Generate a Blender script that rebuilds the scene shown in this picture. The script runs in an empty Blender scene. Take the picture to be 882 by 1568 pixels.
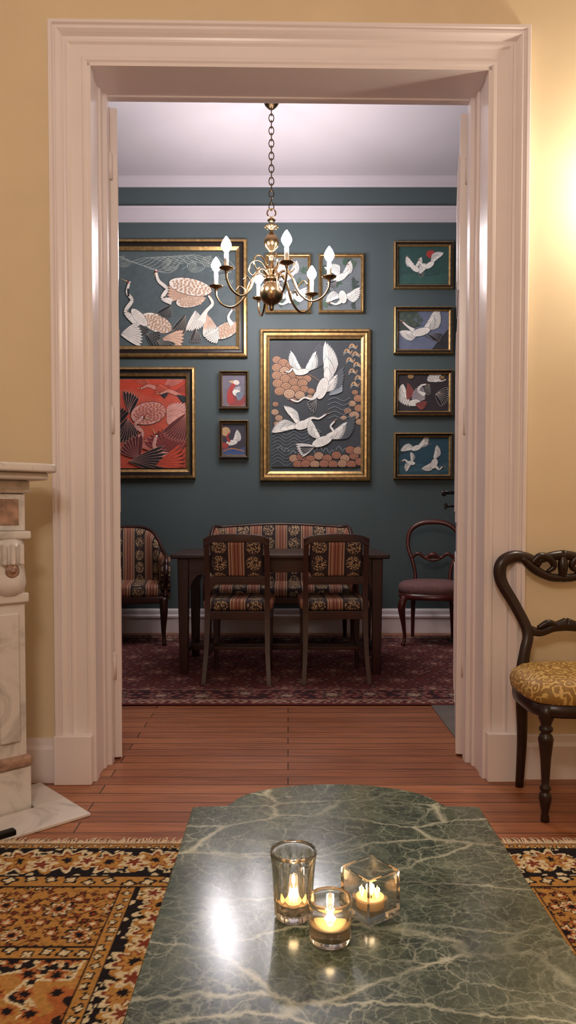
import bpy, math, random
import numpy as np
from mathutils import Vector, Matrix
random.seed(7); np.random.seed(7)
S=bpy.context.scene
COL=S.collection
def lin(c):
    r=[]
    for v in c[:3]:
        v=v/255.0
        r.append(v/12.92 if v<=0.04045 else ((v+0.055)/1.055)**2.4)
    return tuple(r)
# ---------------------------------------------------------------- materials
_M={}
def newmat(name):
    m=bpy.data.materials.new(name); m.use_nodes=True
    nt=m.node_tree; b=nt.nodes['Principled BSDF']
    return m,nt,b
def mat(name,col,rough=.5,metal=0,ns=6,na=.12,bump=0,stretch=(1,1,1),coat=0,spec=None):
    if name in _M: return _M[name]
    m,nt,b=newmat(name); c=lin(col)
    tc=nt.nodes.new('ShaderNodeTexCoord'); mp=nt.nodes.new('ShaderNodeMapping'); mp.inputs['Scale'].default_value=stretch
    n=nt.nodes.new('ShaderNodeTexNoise'); n.inputs['Scale'].default_value=ns; n.inputs['Detail'].default_value=5
    nt.links.new(tc.outputs['Object'],mp.inputs['Vector']); nt.links.new(mp.outputs['Vector'],n.inputs['Vector'])
    r=nt.nodes.new('ShaderNodeValToRGB')
    r.color_ramp.elements[0].position=.3; r.color_ramp.elements[1].position=.7
    r.color_ramp.elements[0].color=(*[x*(1-na) for x in c],1); r.color_ramp.elements[1].color=(*[min(1,x*(1+na)) for x in c],1)
    nt.links.new(n.outputs['Fac'],r.inputs['Fac']); nt.links.new(r.outputs['Color'],b.inputs['Base Color'])
    b.inputs['Roughness'].default_value=rough; b.inputs['Metallic'].default_value=metal
    if coat: b.inputs['Coat Weight'].default_value=coat; b.inputs['Coat Roughness'].default_value=.15
    if spec is not None: b.inputs['Specular IOR Level'].default_value=spec
    if bump:
        bp=nt.nodes.new('ShaderNodeBump'); bp.inputs['Strength'].default_value=bump; bp.inputs['Distance'].default_value=.003
        nt.links.new(n.outputs['Fac'],bp.inputs['Height']); nt.links.new(bp.outputs['Normal'],b.inputs['Normal'])
    _M[name]=m; return m
def emis(name,col,st):
    m,nt,b=newmat(name); b.inputs['Base Color'].default_value=(*lin(col),1)
    b.inputs['Emission Color'].default_value=(*lin(col),1); b.inputs['Emission Strength'].default_value=st
    return m
def math_(nt,op,a,b=None,c=None):
    n=nt.nodes.new('ShaderNodeMath'); n.operation=op
    for i,v in enumerate((a,b,c)):
        if v is None: continue
        if isinstance(v,(int,float)): n.inputs[i].default_value=v
        else: nt.links.new(v,n.inputs[i])
    return n.outputs[0]
def mix(nt,f,a,b):
    n=nt.nodes.new('ShaderNodeMix'); n.data_type='RGBA'
    if isinstance(f,(int,float)): n.inputs[0].default_value=f
    else: nt.links.new(f,n.inputs[0])
    for k,v in ((6,a),(7,b)):
        if isinstance(v,tuple): n.inputs[k].default_value=(*v[:3],1)
        else: nt.links.new(v,n.inputs[k])
    return n.outputs[2]
def ramp(nt,f,stops):
    r=nt.nodes.new('ShaderNodeValToRGB'); e=r.color_ramp.elements
    while len(e)<len(stops): e.new(.5)
    for i,(p,c) in enumerate(stops):
        e[i].position=p; e[i].color=(*c[:3],1) if isinstance(c,tuple) else (c,c,c,1)
    nt.links.new(f,r.inputs['Fac']); return r.outputs['Color']
def noise(nt,vec,scale,detail=5,rough=.5,dist=0):
    n=nt.nodes.new('ShaderNodeTexNoise'); n.inputs['Scale'].default_value=scale; n.inputs['Detail'].default_value=detail
    n.inputs['Roughness'].default_value=rough; n.inputs['Distortion'].default_value=dist
    nt.links.new(vec,n.inputs['Vector']); return n
def mapping(nt,sc=(1,1,1),rot=(0,0,0),src='Object'):
    tc=nt.nodes.new('ShaderNodeTexCoord'); mp=nt.nodes.new('ShaderNodeMapping')
    mp.inputs['Scale'].default_value=sc; mp.inputs['Rotation'].default_value=rot
    nt.links.new(tc.outputs[src],mp.inputs['Vector']); return mp.outputs['Vector']

M_wallY=mat('plaster_cream',(227,207,172),.75,ns=3,na=.04,bump=.06)
M_paint=mat('paint_white_gloss',(239,228,228),.28,ns=4,na=.02)
M_teal=mat('wall_teal',(76,89,91),.6,ns=2,na=.06,bump=.03)
M_ceil=mat('ceiling_white',(206,197,202),.8,ns=2,na=.03)
M_wood=mat('dark_mahogany',(54,25,20),.32,ns=9,na=.4,stretch=(1,1,.15),coat=.1)
M_wood2=mat('red_mahogany',(84,34,28),.3,ns=9,na=.35,stretch=(1,1,.15),coat=.2)
M_black=mat('ebonized_wood',(36,17,14),.32,ns=9,na=.4,coat=.05)
M_brass=mat('antique_brass',(178,146,104),.25,1,ns=14,na=.2)
M_bronze=mat('dark_bronze',(90,72,52),.35,1,ns=14,na=.2)
M_iron=mat('iron_dark',(30,28,28),.4,.8,ns=14,na=.2)
M_gold=mat('gilt_frame',(188,152,98),.36,.75,ns=30,na=.3,bump=.3)
M_golddk=mat('gilt_dark',(104,78,50),.4,.6,ns=30,na=.3)
M_fblack=mat('frame_black',(34,26,22),.35,ns=20,na=.2)
M_sleeve=mat('candle_sleeve',(240,236,228),.5,ns=10,na=.03)
M_mauve=mat('mauve_plush',(122,86,84),.8,ns=40,na=.18,bump=.2)

def mk_floor(name,base,dark,rotz=0):
    m,nt,b=newmat(name)
    v=mapping(nt,rot=(0,0,rotz))
    br=nt.nodes.new('ShaderNodeTexBrick'); nt.links.new(v,br.inputs['Vector'])
    br.offset=.37; br.inputs['Scale'].default_value=1; br.inputs['Brick Width'].default_value=1.9; br.inputs['Row Height'].default_value=.085
    br.inputs['Mortar Size'].default_value=.0024; br.inputs['Mortar Smooth'].default_value=.2; br.inputs['Bias'].default_value=0
    br.inputs['Color1'].default_value=(*lin(base),1); br.inputs['Color2'].default_value=(*lin(dark),1); br.inputs['Mortar'].default_value=(*lin((44,20,12)),1)
    mp=nt.nodes.new('ShaderNodeMapping'); mp.inputs['Scale'].default_value=(1.0,34,1); nt.links.new(v,mp.inputs['Vector'])
    n=noise(nt,mp.outputs['Vector'],3,8,.65,.8)
    n2=noise(nt,v,1.5,3)
    g=ramp(nt,n.outputs['Fac'],[(.32,.42),(.5,.95),(.68,1.35)])
    mm=nt.nodes.new('ShaderNodeMix'); mm.data_type='RGBA'; mm.blend_type='MULTIPLY'; mm.inputs[0].default_value=.9
    nt.links.new(br.outputs['Color'],mm.inputs[6]); nt.links.new(g,mm.inputs[7])
    nt.links.new(mm.outputs[2],b.inputs['Base Color'])
    rr=ramp(nt,n2.outputs['Fac'],[(.3,.32),(.7,.48)]); nt.links.new(rr,b.inputs['Roughness'])
    bp=nt.nodes.new('ShaderNodeBump'); bp.inputs['Strength'].default_value=.4; bp.inputs['Distance'].default_value=.002
    inv=math_(nt,'SUBTRACT',1,br.outputs['Fac']); nt.links.new(inv,bp.inputs['Height']); nt.links.new(bp.outputs['Normal'],b.inputs['Normal'])
    return m
M_floor=mk_floor('floor_planks',(178,114,76),(144,86,56))

def mk_green():
    m,nt,b=newmat('green_marble')
    v=mapping(nt)
    w=noise(nt,v,6,6,.65)
    va=nt.nodes.new('ShaderNodeVectorMath'); va.operation='MULTIPLY_ADD'; nt.links.new(w.outputs['Color'],va.inputs[0]); va.inputs[1].default_value=(.09,.09,.09); nt.links.new(v,va.inputs[2])
    vv=va.outputs[0]
    base=noise(nt,vv,11,10,.78,.4)
    c=ramp(nt,base.outputs['Fac'],[(.27,lin((28,38,31))),(.45,lin((56,69,56))),(.58,lin((80,93,77))),(.78,lin((124,132,112)))])
    def vein(scale,sc,wd,rot,src=vv):
        mp=nt.nodes.new('ShaderNodeMapping'); mp.inputs['Scale'].default_value=sc; mp.inputs['Rotation'].default_value=(0,0,rot); nt.links.new(src,mp.inputs['Vector'])
        vo=nt.nodes.new('ShaderNodeTexVoronoi'); vo.feature='DISTANCE_TO_EDGE'; vo.inputs['Scale'].default_value=scale; nt.links.new(mp.outputs['Vector'],vo.inputs['Vector'])
        return ramp(nt,vo.outputs['Distance'],[(0,1.0),(wd,0.0)])
    mod=ramp(nt,noise(nt,v,8,3).outputs['Fac'],[(.4,0.0),(.58,1.0)])
    mod2=ramp(nt,noise(nt,v,5,3,dist=.5).outputs['Fac'],[(.42,0.2),(.6,1.0)])
    v1=vein(9,(1,1.8,1),.022,.5); v2=vein(26,(1,1.5,1),.06,-.7); v4=vein(16,(2.2,1,1),.03,.25); v3=vein(3.2,(1,2.4,1),.03,-.25); v5=vein(40,(1,1.3,1),.07,.9)
    c=mix(nt,math_(nt,'MULTIPLY',v5,.22),c,lin((156,164,144)))
    c=mix(nt,math_(nt,'MULTIPLY',math_(nt,'MULTIPLY',v2,mod),.5),c,lin((156,166,146)))
    c=mix(nt,math_(nt,'MULTIPLY',math_(nt,'MULTIPLY',v4,mod2),.55),c,lin((172,180,160)))
    c=mix(nt,math_(nt,'MULTIPLY',math_(nt,'MULTIPLY',v1,mod2),.65),c,lin((188,195,175)))
    c=mix(nt,math_(nt,'MULTIPLY',math_(nt,'MULTIPLY',v3,mod2),.85),c,lin((206,210,188)))
    nt.links.new(c,b.inputs['Base Color']); b.inputs['Roughness'].default_value=.17
    return m
M_green=mk_green()
def mk_wmarble():
    m,nt,b=newmat('white_marble'); v=mapping(nt)
    n=noise(nt,v,4,8,.65,1.5)
    c=ramp(nt,n.outputs['Fac'],[(.3,lin((172,166,164))),(.47,lin((218,212,208))),(.6,lin((226,219,214))),(.66,lin((176,170,168))),(.72,lin((222,215,212)))])
    nt.links.new(c,b.inputs['Base Color']); b.inputs['Roughness'].default_value=.25; return m
M_wm=mk_wmarble()
M_bm=mat('brown_marble',(168,134,116),.3,ns=30,na=.45)
M_slab=mat('grey_slab',(112,104,98),.55,ns=12,na=.15)

def mk_stripe():
    m,nt,b=newmat('striped_medallion_fabric')
    tc=nt.nodes.new('ShaderNodeTexCoord'); sp=nt.nodes.new('ShaderNodeSeparateXYZ'); nt.links.new(tc.outputs['UV'],sp.inputs[0])
    U=sp.outputs['X'];V=sp.outputs['Y']
    u=math_(nt,'FRACT',math_(nt,'ADD',math_(nt,'DIVIDE',U,.21),.5))
    a=math_(nt,'ABSOLUTE',math_(nt,'SUBTRACT',u,.5))
    T=lin((152,98,74));T2=lin((104,54,44));D=lin((46,30,30));Cr=lin((196,170,134))
    r=nt.nodes.new('ShaderNodeValToRGB'); r.color_ramp.interpolation='CONSTANT'; e=r.color_ramp.elements
    stops=[(0,T),(.03,T2),(.06,T),(.12,Cr),(.14,T2),(.17,T),(.2,Cr),(.22,D),(.26,D)]
    while len(e)<len(stops): e.new(.5)
    for i,(p,cc) in enumerate(stops): e[i].position=p; e[i].color=(*cc,1)
    nt.links.new(a,r.inputs['Fac'])
    dx=math_(nt,'MULTIPLY',math_(nt,'SUBTRACT',.5,a),.21)
    v=math_(nt,'FRACT',math_(nt,'DIVIDE',V,.105)); dy=math_(nt,'MULTIPLY',math_(nt,'SUBTRACT',v,.5),.105)
    d=math_(nt,'SQRT',math_(nt,'ADD',math_(nt,'MULTIPLY',dx,dx),math_(nt,'MULTIPLY',dy,dy)))
    vo=nt.nodes.new('ShaderNodeTexVoronoi'); vo.inputs['Scale'].default_value=120; nt.links.new(tc.outputs['UV'],vo.inputs['Vector'])
    rag=math_(nt,'ADD',d,math_(nt,'MULTIPLY',math_(nt,'SUBTRACT',vo.outputs['Distance'],.4),.012))
    md=math_(nt,'LESS_THAN',rag,.046); ho=math_(nt,'GREATER_THAN',d,.006)
    mk_=math_(nt,'MULTIPLY',md,ho)
    dark=math_(nt,'GREATER_THAN',a,.25)
    f=math_(nt,'MULTIPLY',mk_,dark)
    sp2=math_(nt,'LESS_THAN',vo.outputs['Distance'],.5)
    f=math_(nt,'MULTIPLY',f,sp2)
    c=mix(nt,f,r.outputs['Color'],lin((186,154,114)))
    nt.links.new(c,b.inputs['Base Color']); b.inputs['Roughness'].default_value=.75
    return m
M_stripe=mk_stripe()
def mk_damask():
    m,nt,b=newmat('gold_damask'); v=mapping(nt,(1,1,1))
    w=noise(nt,v,14,3,.6)
    va=nt.nodes.new('ShaderNodeVectorMath'); va.operation='MULTIPLY_ADD'; nt.links.new(w.outputs['Color'],va.inputs[0]); va.inputs[1].default_value=(.05,.05,.05); nt.links.new(v,va.inputs[2])
    vo=nt.nodes.new('ShaderNodeTexVoronoi'); vo.inputs['Scale'].default_value=26; nt.links.new(va.outputs[0],vo.inputs['Vector'])
    s=math_(nt,'SINE',math_(nt,'MULTIPLY',vo.outputs['Distance'],18))
    c=ramp(nt,s,[(.3,lin((150,114,56))),(.6,lin((214,180,108)))])
    nt.links.new(c,b.inputs['Base Color']); b.inputs['Roughness'].default_value=.55; return m
M_damask=mk_damask()
def mk_glass():
    m,nt,b=newmat('clear_glass'); b.inputs['Base Color'].default_value=(.98,.99,.98,1)
    b.inputs['Transmission Weight'].default_value=1; b.inputs['Roughness'].default_value=.01; b.inputs['IOR'].default_value=1.5
    n=noise(nt,mapping(nt),40,2); bp=nt.nodes.new('ShaderNodeBump'); bp.inputs['Strength'].default_value=.05; nt.links.new(n.outputs['Fac'],bp.inputs['Height']); nt.links.new(bp.outputs['Normal'],b.inputs['Normal'])
    t=nt.nodes.new('ShaderNodeBsdfTransparent'); mx=nt.nodes.new('ShaderNodeMixShader'); mx.inputs[0].default_value=.12
    out=[x for x in nt.nodes if x.type=='OUTPUT_MATERIAL'][0]
    nt.links.new(b.outputs[0],mx.inputs[1]); nt.links.new(t.outputs[0],mx.inputs[2]); nt.links.new(mx.outputs[0],out.inputs[0])
    return m
M_glass=mk_glass()
M_bulb=emis('bulb_glow',(245,240,255),90)
M_flame=emis('flame',(255,210,140),18)
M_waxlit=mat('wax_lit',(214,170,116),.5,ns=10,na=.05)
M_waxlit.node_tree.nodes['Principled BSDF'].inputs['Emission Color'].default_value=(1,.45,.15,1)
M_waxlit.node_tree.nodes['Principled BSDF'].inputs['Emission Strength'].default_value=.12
def mk_vcol(name,rough=.9):
    m,nt,b=newmat(name); a=nt.nodes.new('ShaderNodeVertexColor'); a.layer_name='Col'
    n=noise(nt,mapping(nt),90,3)
    mm=nt.nodes.new('ShaderNodeMix'); mm.data_type='RGBA'; mm.blend_type='MULTIPLY'; mm.inputs[0].default_value=.6
    nt.links.new(a.outputs['Color'],mm.inputs[6]); nt.links.new(ramp(nt,n.outputs['Fac'],[(.3,.6),(.7,1.2)]),mm.inputs[7])
    nt.links.new(mm.outputs[2],b.inputs['Base Color']); b.inputs['Roughness'].default_value=rough; b.inputs['Specular IOR Level'].default_value=.15
    bp=nt.nodes.new('ShaderNodeBump'); bp.inputs['Strength'].default_value=.4; bp.inputs['Distance'].default_value=.003
    nt.links.new(n.outputs['Fac'],bp.inputs['Height']); nt.links.new(bp.outputs['Normal'],b.inputs['Normal'])
    return m
M_rug=mk_vcol('carpet_knots')

# ---------------------------------------------------------------- mesh helpers
def empty(name,loc=(0,0,0),rz=0,sc=1):
    o=bpy.data.objects.new(name,None); COL.objects.link(o); o.location=loc; o.rotation_euler=(0,0,rz); o.scale=(sc,)*3; o.empty_display_size=.1
    return o
def mk(name,verts,faces,mats,parent=None,smooth=False,mi=None,uv=None,bevel=0,sub=0,loc=None,rot=None,seg=2):
    me=bpy.data.meshes.new(name); me.from_pydata([tuple(v) for v in verts],[],faces)
    if not isinstance(mats,(list,tuple)): mats=[mats]
    for m in mats: me.materials.append(m)
    if mi is not None: me.polygons.foreach_set('material_index',mi)
    if smooth: me.polygons.foreach_set('use_smooth',[True]*len(me.polygons))
    ul=me.uv_layers.new(name='UVMap')
    for l in me.loops:
        co=me.vertices[l.vertex_index].co
        ul.data[l.index].uv=uv[l.vertex_index] if uv else (co.x,co.y+co.z)
    me.update(); o=bpy.data.objects.new(name,me); COL.objects.link(o)
    if parent: o.parent=parent
    if loc: o.location=loc
    if rot: o.rotation_euler=rot
    if bevel:
        b=o.modifiers.new('Bevel','BEVEL'); b.width=bevel; b.segments=seg; b.limit_method='ANGLE'
        me.polygons.foreach_set('use_smooth',[True]*len(me.polygons))
        w=o.modifiers.new('WN','WEIGHTED_NORMAL')
    if sub:
        b=o.modifiers.new('Sub','SUBSURF'); b.levels=sub; b.render_levels=sub
    return o
BF=[(0,3,2,1),(4,5,6,7),(0,1,5,4),(1,2,6,5),(2,3,7,6),(3,0,4,7)]
def box(name,x0,x1,y0,y1,z0,z1,m,parent=None,bevel=0,taper=None,seg=2,**k):
    t=taper or 1; cx=(x0+x1)/2; cy=(y0+y1)/2
    v=[(cx+(x-cx)*t,cy+(y-cy)*t,z0) for x,y in((x0,y0),(x1,y0),(x1,y1),(x0,y1))]+[(x0,y0,z1),(x1,y0,z1),(x1,y1,z1),(x0,y1,z1)]
    return mk(name,v,BF,m,parent,bevel=bevel,seg=seg,**k)
def catmull(pts,n=6):
    P=[np.array(p,float) for p in pts]; P=[2*P[0]-P[1]]+P+[2*P[-1]-P[-2]]; out=[]
    for i in range(1,len(P)-2):
        a,b,c,d=P[i-1:i+3]
        for k in range(n):
            t=k/n; out.append(.5*((2*b)+(-a+c)*t+(2*a-5*b+4*c-d)*t*t+(-a+3*b-3*c+d)*t**3))
    out.append(P[-2]); return out
def tube(name,pts,rad,m,parent=None,n=6,seg=10,flat=1,smooth_path=True,ref=None,closed=False):
    if isinstance(rad,(int,float)): rad=[rad]*len(pts)
    if smooth_path:
        q=catmull([(*p,r) for p,r in zip(pts,rad)],n)
    else: q=[np.array((*p,r),float) for p,r in zip(pts,rad)]
    pos=[Vector(a[:3]) for a in q]; rr=[max(a[3],.0005) for a in q]; N=len(pos)
    V=[];F=[]; nrm=None
    for i in range(N):
        t=(pos[min(i+1,N-1)]-pos[max(i-1,0)]).normalized()
        if nrm is None:
            r0=Vector(ref) if ref else (Vector((0,1,0)) if abs(t.y)<.9 else Vector((1,0,0)))
            nrm=(r0-t*r0.dot(t)).normalized()
        else: nrm=(nrm-t*nrm.dot(t)).normalized()
        bi=t.cross(nrm)
        for k in range(seg):
            a=2*math.pi*(k+.5)/seg
            V.append(pos[i]+nrm*(math.cos(a)*rr[i]*flat)+bi*(math.sin(a)*rr[i]))
    for i in range(N-1):
        for k in range(seg):
            F.append((i*seg+k,i*seg+(k+1)%seg,(i+1)*seg+(k+1)%seg,(i+1)*seg+k))
    F.append(tuple(range(seg))[::-1]); F.append(tuple((N-1)*seg+k for k in range(seg)))
    return mk(name,V,F,m,parent,smooth=seg>4)
def lathe(name,prof,m,parent=None,seg=24,loc=(0,0,0),flute=None,smooth=True,mis=None):
    V=[];F=[]
    for j,(r,z) in enumerate(prof):
        for k in range(seg):
            a=2*math.pi*k/seg; r2=max(r,.0004)
            if flute: r2+=flute(j,a)
            V.append((loc[0]+r2*math.cos(a),loc[1]+r2*math.sin(a),loc[2]+z))
    for j in range(len(prof)-1):
        for k in range(seg):
            F.append((j*seg+k,j*seg+(k+1)%seg,(j+1)*seg+(k+1)%seg,(j+1)*seg+k))
    F.append(tuple(range(seg))[::-1]); F.append(tuple((len(prof)-1)*seg+k for k in range(seg)))
    return mk(name,V,F,m,parent,smooth=smooth)
def torus(name,R,r,m,parent,loc,rot=(0,0,0),sy=1,seg=14,rs=6):
    V=[];F=[]
    for i in range(seg):
        a=2*math.pi*i/seg
        for j in range(rs):
            b=2*math.pi*j/rs
            V.append(((R+r*math.cos(b))*math.cos(a),(R+r*math.cos(b))*math.sin(a)*sy,r*math.sin(b)))
    for i in range(seg):
        for j in range(rs):
            F.append((i*rs+j,((i+1)%seg)*rs+j,((i+1)%seg)*rs+(j+1)%rs,i*rs+(j+1)%rs))
    return mk(name,V,F,m,parent,smooth=True,loc=loc,rot=rot)

# ---------------------------------------------------------------- room shell
YP=2.875; RZ=math.radians(1.1); CZ=3.90; YB=6.40
XL,XR=-2.35,2.6
def atP(o): o.location=(0,YP,0); o.rotation_euler=(0,0,RZ); return o
OL,OR,OH,WT=-.758,.777,2.745,.215
atP(box('wall_partition_left',-2.7,OL,0,WT,0,CZ,M_wallY))
atP(box('wall_partition_right',OR,2.9,0,WT,0,CZ,M_wallY))
atP(box('wall_partition_over_door',OL,OR,0,WT,OH,CZ,M_wallY))
atP(box('wall_dining_near_left',-2.6,OL-.13,WT,WT+.01,0,CZ-.01,M_teal))
atP(box('wall_dining_near_right',OR+.13,2.9,WT,WT+.01,0,CZ-.01,M_teal))
box('wall_dining_back',-2.8,3.1,YB,YB+.12,0,CZ,M_teal)
box('wall_dining_left',-2.72,-2.6,3.0,YB,0,CZ,M_teal)
box('wall_dining_right',2.9,3.02,3.0,YB,0,CZ,M_teal)
box('wall_front_left',XL-.12,XL,-2.8,3.0,0,CZ,M_wallY)
box('wall_front_right',XR,XR+.12,-2.8,3.0,0,CZ,M_wallY)
box('wall_front_rear',XL-.1,XR+.1,-2.92,-2.8,0,CZ,M_wallY)
box('floor',-2.9,3.2,-2.9,6.6,-.1,0,M_floor)
box('ceiling',-2.9,3.2,-2.9,6.6,CZ,CZ+.1,M_ceil)
def moulding_x(name,x0,x1,y,prof,m):
    V=[(x0,y-p,z) for p,z in prof]+[(x1,y-p,z) for p,z in prof]; n=len(prof)
    F=[(i,i+1,n+i+1,n+i) for i in range(n-1)]+[tuple(range(n)),tuple(n+i for i in range(n))[::-1]]
    return mk(name,V,F,m)
moulding_x('trim_crown',-2.6,2.9,YB,[(0,3.82),(.012,3.82),(.018,3.83),(.026,3.86),(.04,3.885),(.045,CZ),(0,CZ)],M_ceil)
moulding_x('trim_picture_band',-2.6,2.9,YB,[(0,3.522),(.02,3.522),(.022,3.535),(.014,3.54),(.014,3.63),(.03,3.635),(.034,3.652),(0,3.652)],M_ceil)
bb=[(0,0),(.022,0),(.022,.13),(.03,.135),(.03,.15),(.018,.16),(.018,.19),(.012,.205),(0,.21)]
moulding_x('baseboard_dining_back',-2.6,2.9,YB,bb,M_paint)
bb2=[(0,0),(.03,0),(.03,.13),(.022,.145),(.018,.17),(0,.17)]
atP(moulding_x('baseboard_front_left',-2.3,OL-.14,0,bb2,M_paint))
atP(moulding_x('baseboard_front_right',OR+.14,2.55,0,bb2,M_paint))
def casing(name,y,sgn,CW=.14):
    prof=[(0,-.0),(0,.018),(.006,.024),(.016,.024),(.022,.018),(.026,.018),(.062,.022),(.070,.03),(.076,.03),(.082,.024),(.090,.026),(.098,.04),(.106,.05),(.112,.05),(.116,.044),(.121,.044),(.125,.054),(CW-.004,.054),(CW,.048),(CW,0)]
    V=[];n=len(prof)
    for w,p in prof: V.append((OL-w,y-sgn*p,.19))
    for w,p in prof: V.append((OL-w,y-sgn*p,OH+w))
    for w,p in prof: V.append((OR+w,y-sgn*p,OH+w))
    for w,p in prof: V.append((OR+w,y-sgn*p,.19))
    F=[]
    for s in range(3):
        for i in range(n-1): F.append((s*n+i,s*n+i+1,(s+1)*n+i+1,(s+1)*n+i))
    F.append(tuple(range(n)));F.append(tuple(3*n+i for i in range(n)))
    o=atP(mk(name,V,F,M_paint)); return o
casing('trim_door_casing_front',0,1); casing('trim_door_casing_back',WT+.01,-1)
atP(box('trim_plinth_block_left',OL-.143,OL+.002,-.06,0,0,.19,M_paint,bevel=.004))
atP(box('trim_plinth_block_right',OR-.002,OR+.143,-.06,0,0,.19,M_paint,bevel=.004))
def jamb(name,x,s):
    prof=[(.0,-.018),(.012,-.018),(.012,.03),(.006,.036),(.006,.09),(.006,.125),(.014,.13),(.014,.17),(.03,.17),(.03,WT+.004),(0,WT+.004)]
    V=[(x+s*p,y,0) for p,y in prof]+[(x+s*p,y,OH) for p,y in prof]; n=len(prof)
    F=[(i,(i+1)%n,n+(i+1)%n,n+i) for i in range(n)]+[tuple(range(n)),tuple(n+i for i in range(n))]
    atP(mk(name,V,F,M_paint))
jamb('trim_jamb_left',OL,1); jamb('trim_jamb_right',OR,-1)
atP(box('trim_jamb_head',OL,OR,-.018,.18,OH-.012,OH,M_paint))
atP(box('trim_jamb_head_stop',OL+.012,OR-.012,.18,WT+.004,OH-.018,OH-.0,M_paint,bevel=.004))
def leaf(name,x,s,ang,handle=True):
    e=empty(name,(x,YP+WT+.02*s+.034,0.0),-s*math.radians(ang))
    T=.046*s
    def bx(n,a,b,y0,y1,z0,z1,m=M_paint,bv=.003):
        return box(n,min(a,b),max(a,b),y0,y1,z0,z1,m,e,bevel=bv)
    bx('leaf_slab',0,T,0,.74,.008,OH-.03)
    for i,(z0,z1) in enumerate(((.2,.85),(1.0,1.9),(2.02,2.6))):
        bx('panel_mould',-.006*s,0,.12,.62,z0,z1); bx('panel_field',-.010*s,-.006*s,.16,.58,z0+.05,z1-.05)
    for z in (.35,1.38,2.42):
        lathe('hinge',[(.0,0),(.009,0),(.009,.09),(.006,.095),(.009,.1),(.003,.112),(0,.114)],M_paint,e,10,loc=(s*.03,-.009,z))
    if handle:
        bx('lock_plate',-.004*s,0,.655,.705,1.02,1.24,M_iron,.001)
        tube('handle_neck',[(0,.68,1.15),(-.06*s,.68,1.15)],.009,M_iron,e,n=2)
        tube('handle_lever',[(-.06*s,.70,1.15),(-.065*s,.66,1.153),(-.062*s,.62,1.148),(-.06*s,.57,1.14)],[.012,.009,.009,.012],M_iron,e)
        tube('key',[(0,.68,1.08),(-.045*s,.68,1.08)],.006,M_iron,e,n=2)
        bx('key_bow',-.06*s,-.045*s,.675,.685,1.065,1.095,M_iron,.001)
    return e
leaf('door_1',-.705,-1,15.5,False); leaf('door_2',.721,1,12.4)
box('floor_slab_stove',.775,1.7,3.28,4.0,.0,.006,M_slab)

# ---------------------------------------------------------------- carpets
def grid_rug(name,x0,x1,y0,y1,step,z,colfn,m):
    xs=np.arange(x0,x1+1e-6,step); ys=np.arange(y0,y1+1e-6,step); nx,ny=len(xs),len(ys)
    X,Y=np.meshgrid(xs,ys); C=colfn(X,Y)
    co=np.zeros((nx*ny,3),np.float32); co[:,0]=X.ravel(); co[:,1]=Y.ravel(); co[:,2]=z
    i=np.arange(nx*ny).reshape(ny,nx); q=np.stack([i[:-1,:-1],i[:-1,1:],i[1:,1:],i[1:,:-1]],-1).reshape(-1,4)
    me=bpy.data.meshes.new(name); me.vertices.add(nx*ny); me.vertices.foreach_set('co',co.ravel())
    nf=len(q); me.loops.add(nf*4); me.loops.foreach_set('vertex_index',q.ravel().astype(np.int32))
    me.polygons.add(nf); me.polygons.foreach_set('loop_start',np.arange(0,nf*4,4,dtype=np.int32))
    try: me.polygons.foreach_set('loop_total',np.full(nf,4,dtype=np.int32))
    except Exception: pass
    me.update(calc_edges=True); me.validate()
    a=me.color_attributes.new('Col','FLOAT_COLOR','POINT')
    cc=np.ones((nx*ny,4),np.float32); cc[:,:3]=C.reshape(-1,3); a.data.foreach_set('color',cc.ravel())
    me.materials.append(m); o=bpy.data.objects.new(name,me); COL.objects.link(o); return o
def h2(i,j,k=0):
    v=np.sin(i*127.1+j*311.7+k*74.7)*43758.5453; return v-np.floor(v)
def paint(C,mask,col): C[mask]=np.array(lin(col))
def rosettes(C,mask,X,Y,px,py,R,cols,pet=6,ox=0,oy=0,stag=True,k=0,jit=.12,amp=.25):
    j=np.round((Y-oy)/py); sx=(np.mod(j,2)*.5*px) if stag else 0
    i=np.round((X-ox-sx)/px); dx=X-ox-sx-i*px-(h2(i,j,k)-.5)*jit*px; dy=Y-oy-j*py-(h2(i,j,k+1)-.5)*jit*py
    th=np.arctan2(dy,dx)+h2(i,j,k+2)*6; r=np.hypot(dx,dy)/(R*(1+amp*np.cos(pet*th))*(.85+.3*h2(i,j,k+3)))
    for lim,c in cols: paint(C,mask&(r<lim),c)
BLK=(30,24,26);CRM=(218,200,160);OCH=(182,132,68);RED=(126,58,38);ORG=(172,100,54)
def band(C,m,U,V,w,k):
    paint(C,m,BLK)
    vine=np.abs(V-.26*w*np.sin(U*2*math.pi/(w*1.6)))<w*.03
    paint(C,m&vine,OCH)
    rosettes(C,m,U,V,w*.36,w*.42,w*.13,[(1,CRM),(.5,BLK)],3,k=k+5,jit=.5,amp=.5,oy=w*.2)
    rosettes(C,m,U,V,w*.8,w*2,w*.38,[(1.05,BLK),(.95,CRM),(.72,RED),(.55,OCH),(.25,BLK)],8,stag=False,k=k)
    rosettes(C,m,U+w*.4,V-w*.05,w*.8,w*2,w*.26,[(1,OCH),(.75,CRM),(.4,RED)],5,stag=False,k=k+9,amp=.4)
def guard(C,m,U,V,w,k):
    paint(C,m,OCH); paint(C,m&(np.abs(V)>w*.36),BLK)
    rosettes(C,m&(np.abs(V)<w*.34),U,V,w*.8,w*4,w*.3,[(1,BLK),(.6,CRM)],4,stag=False,k=k)
CX=.11
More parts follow.
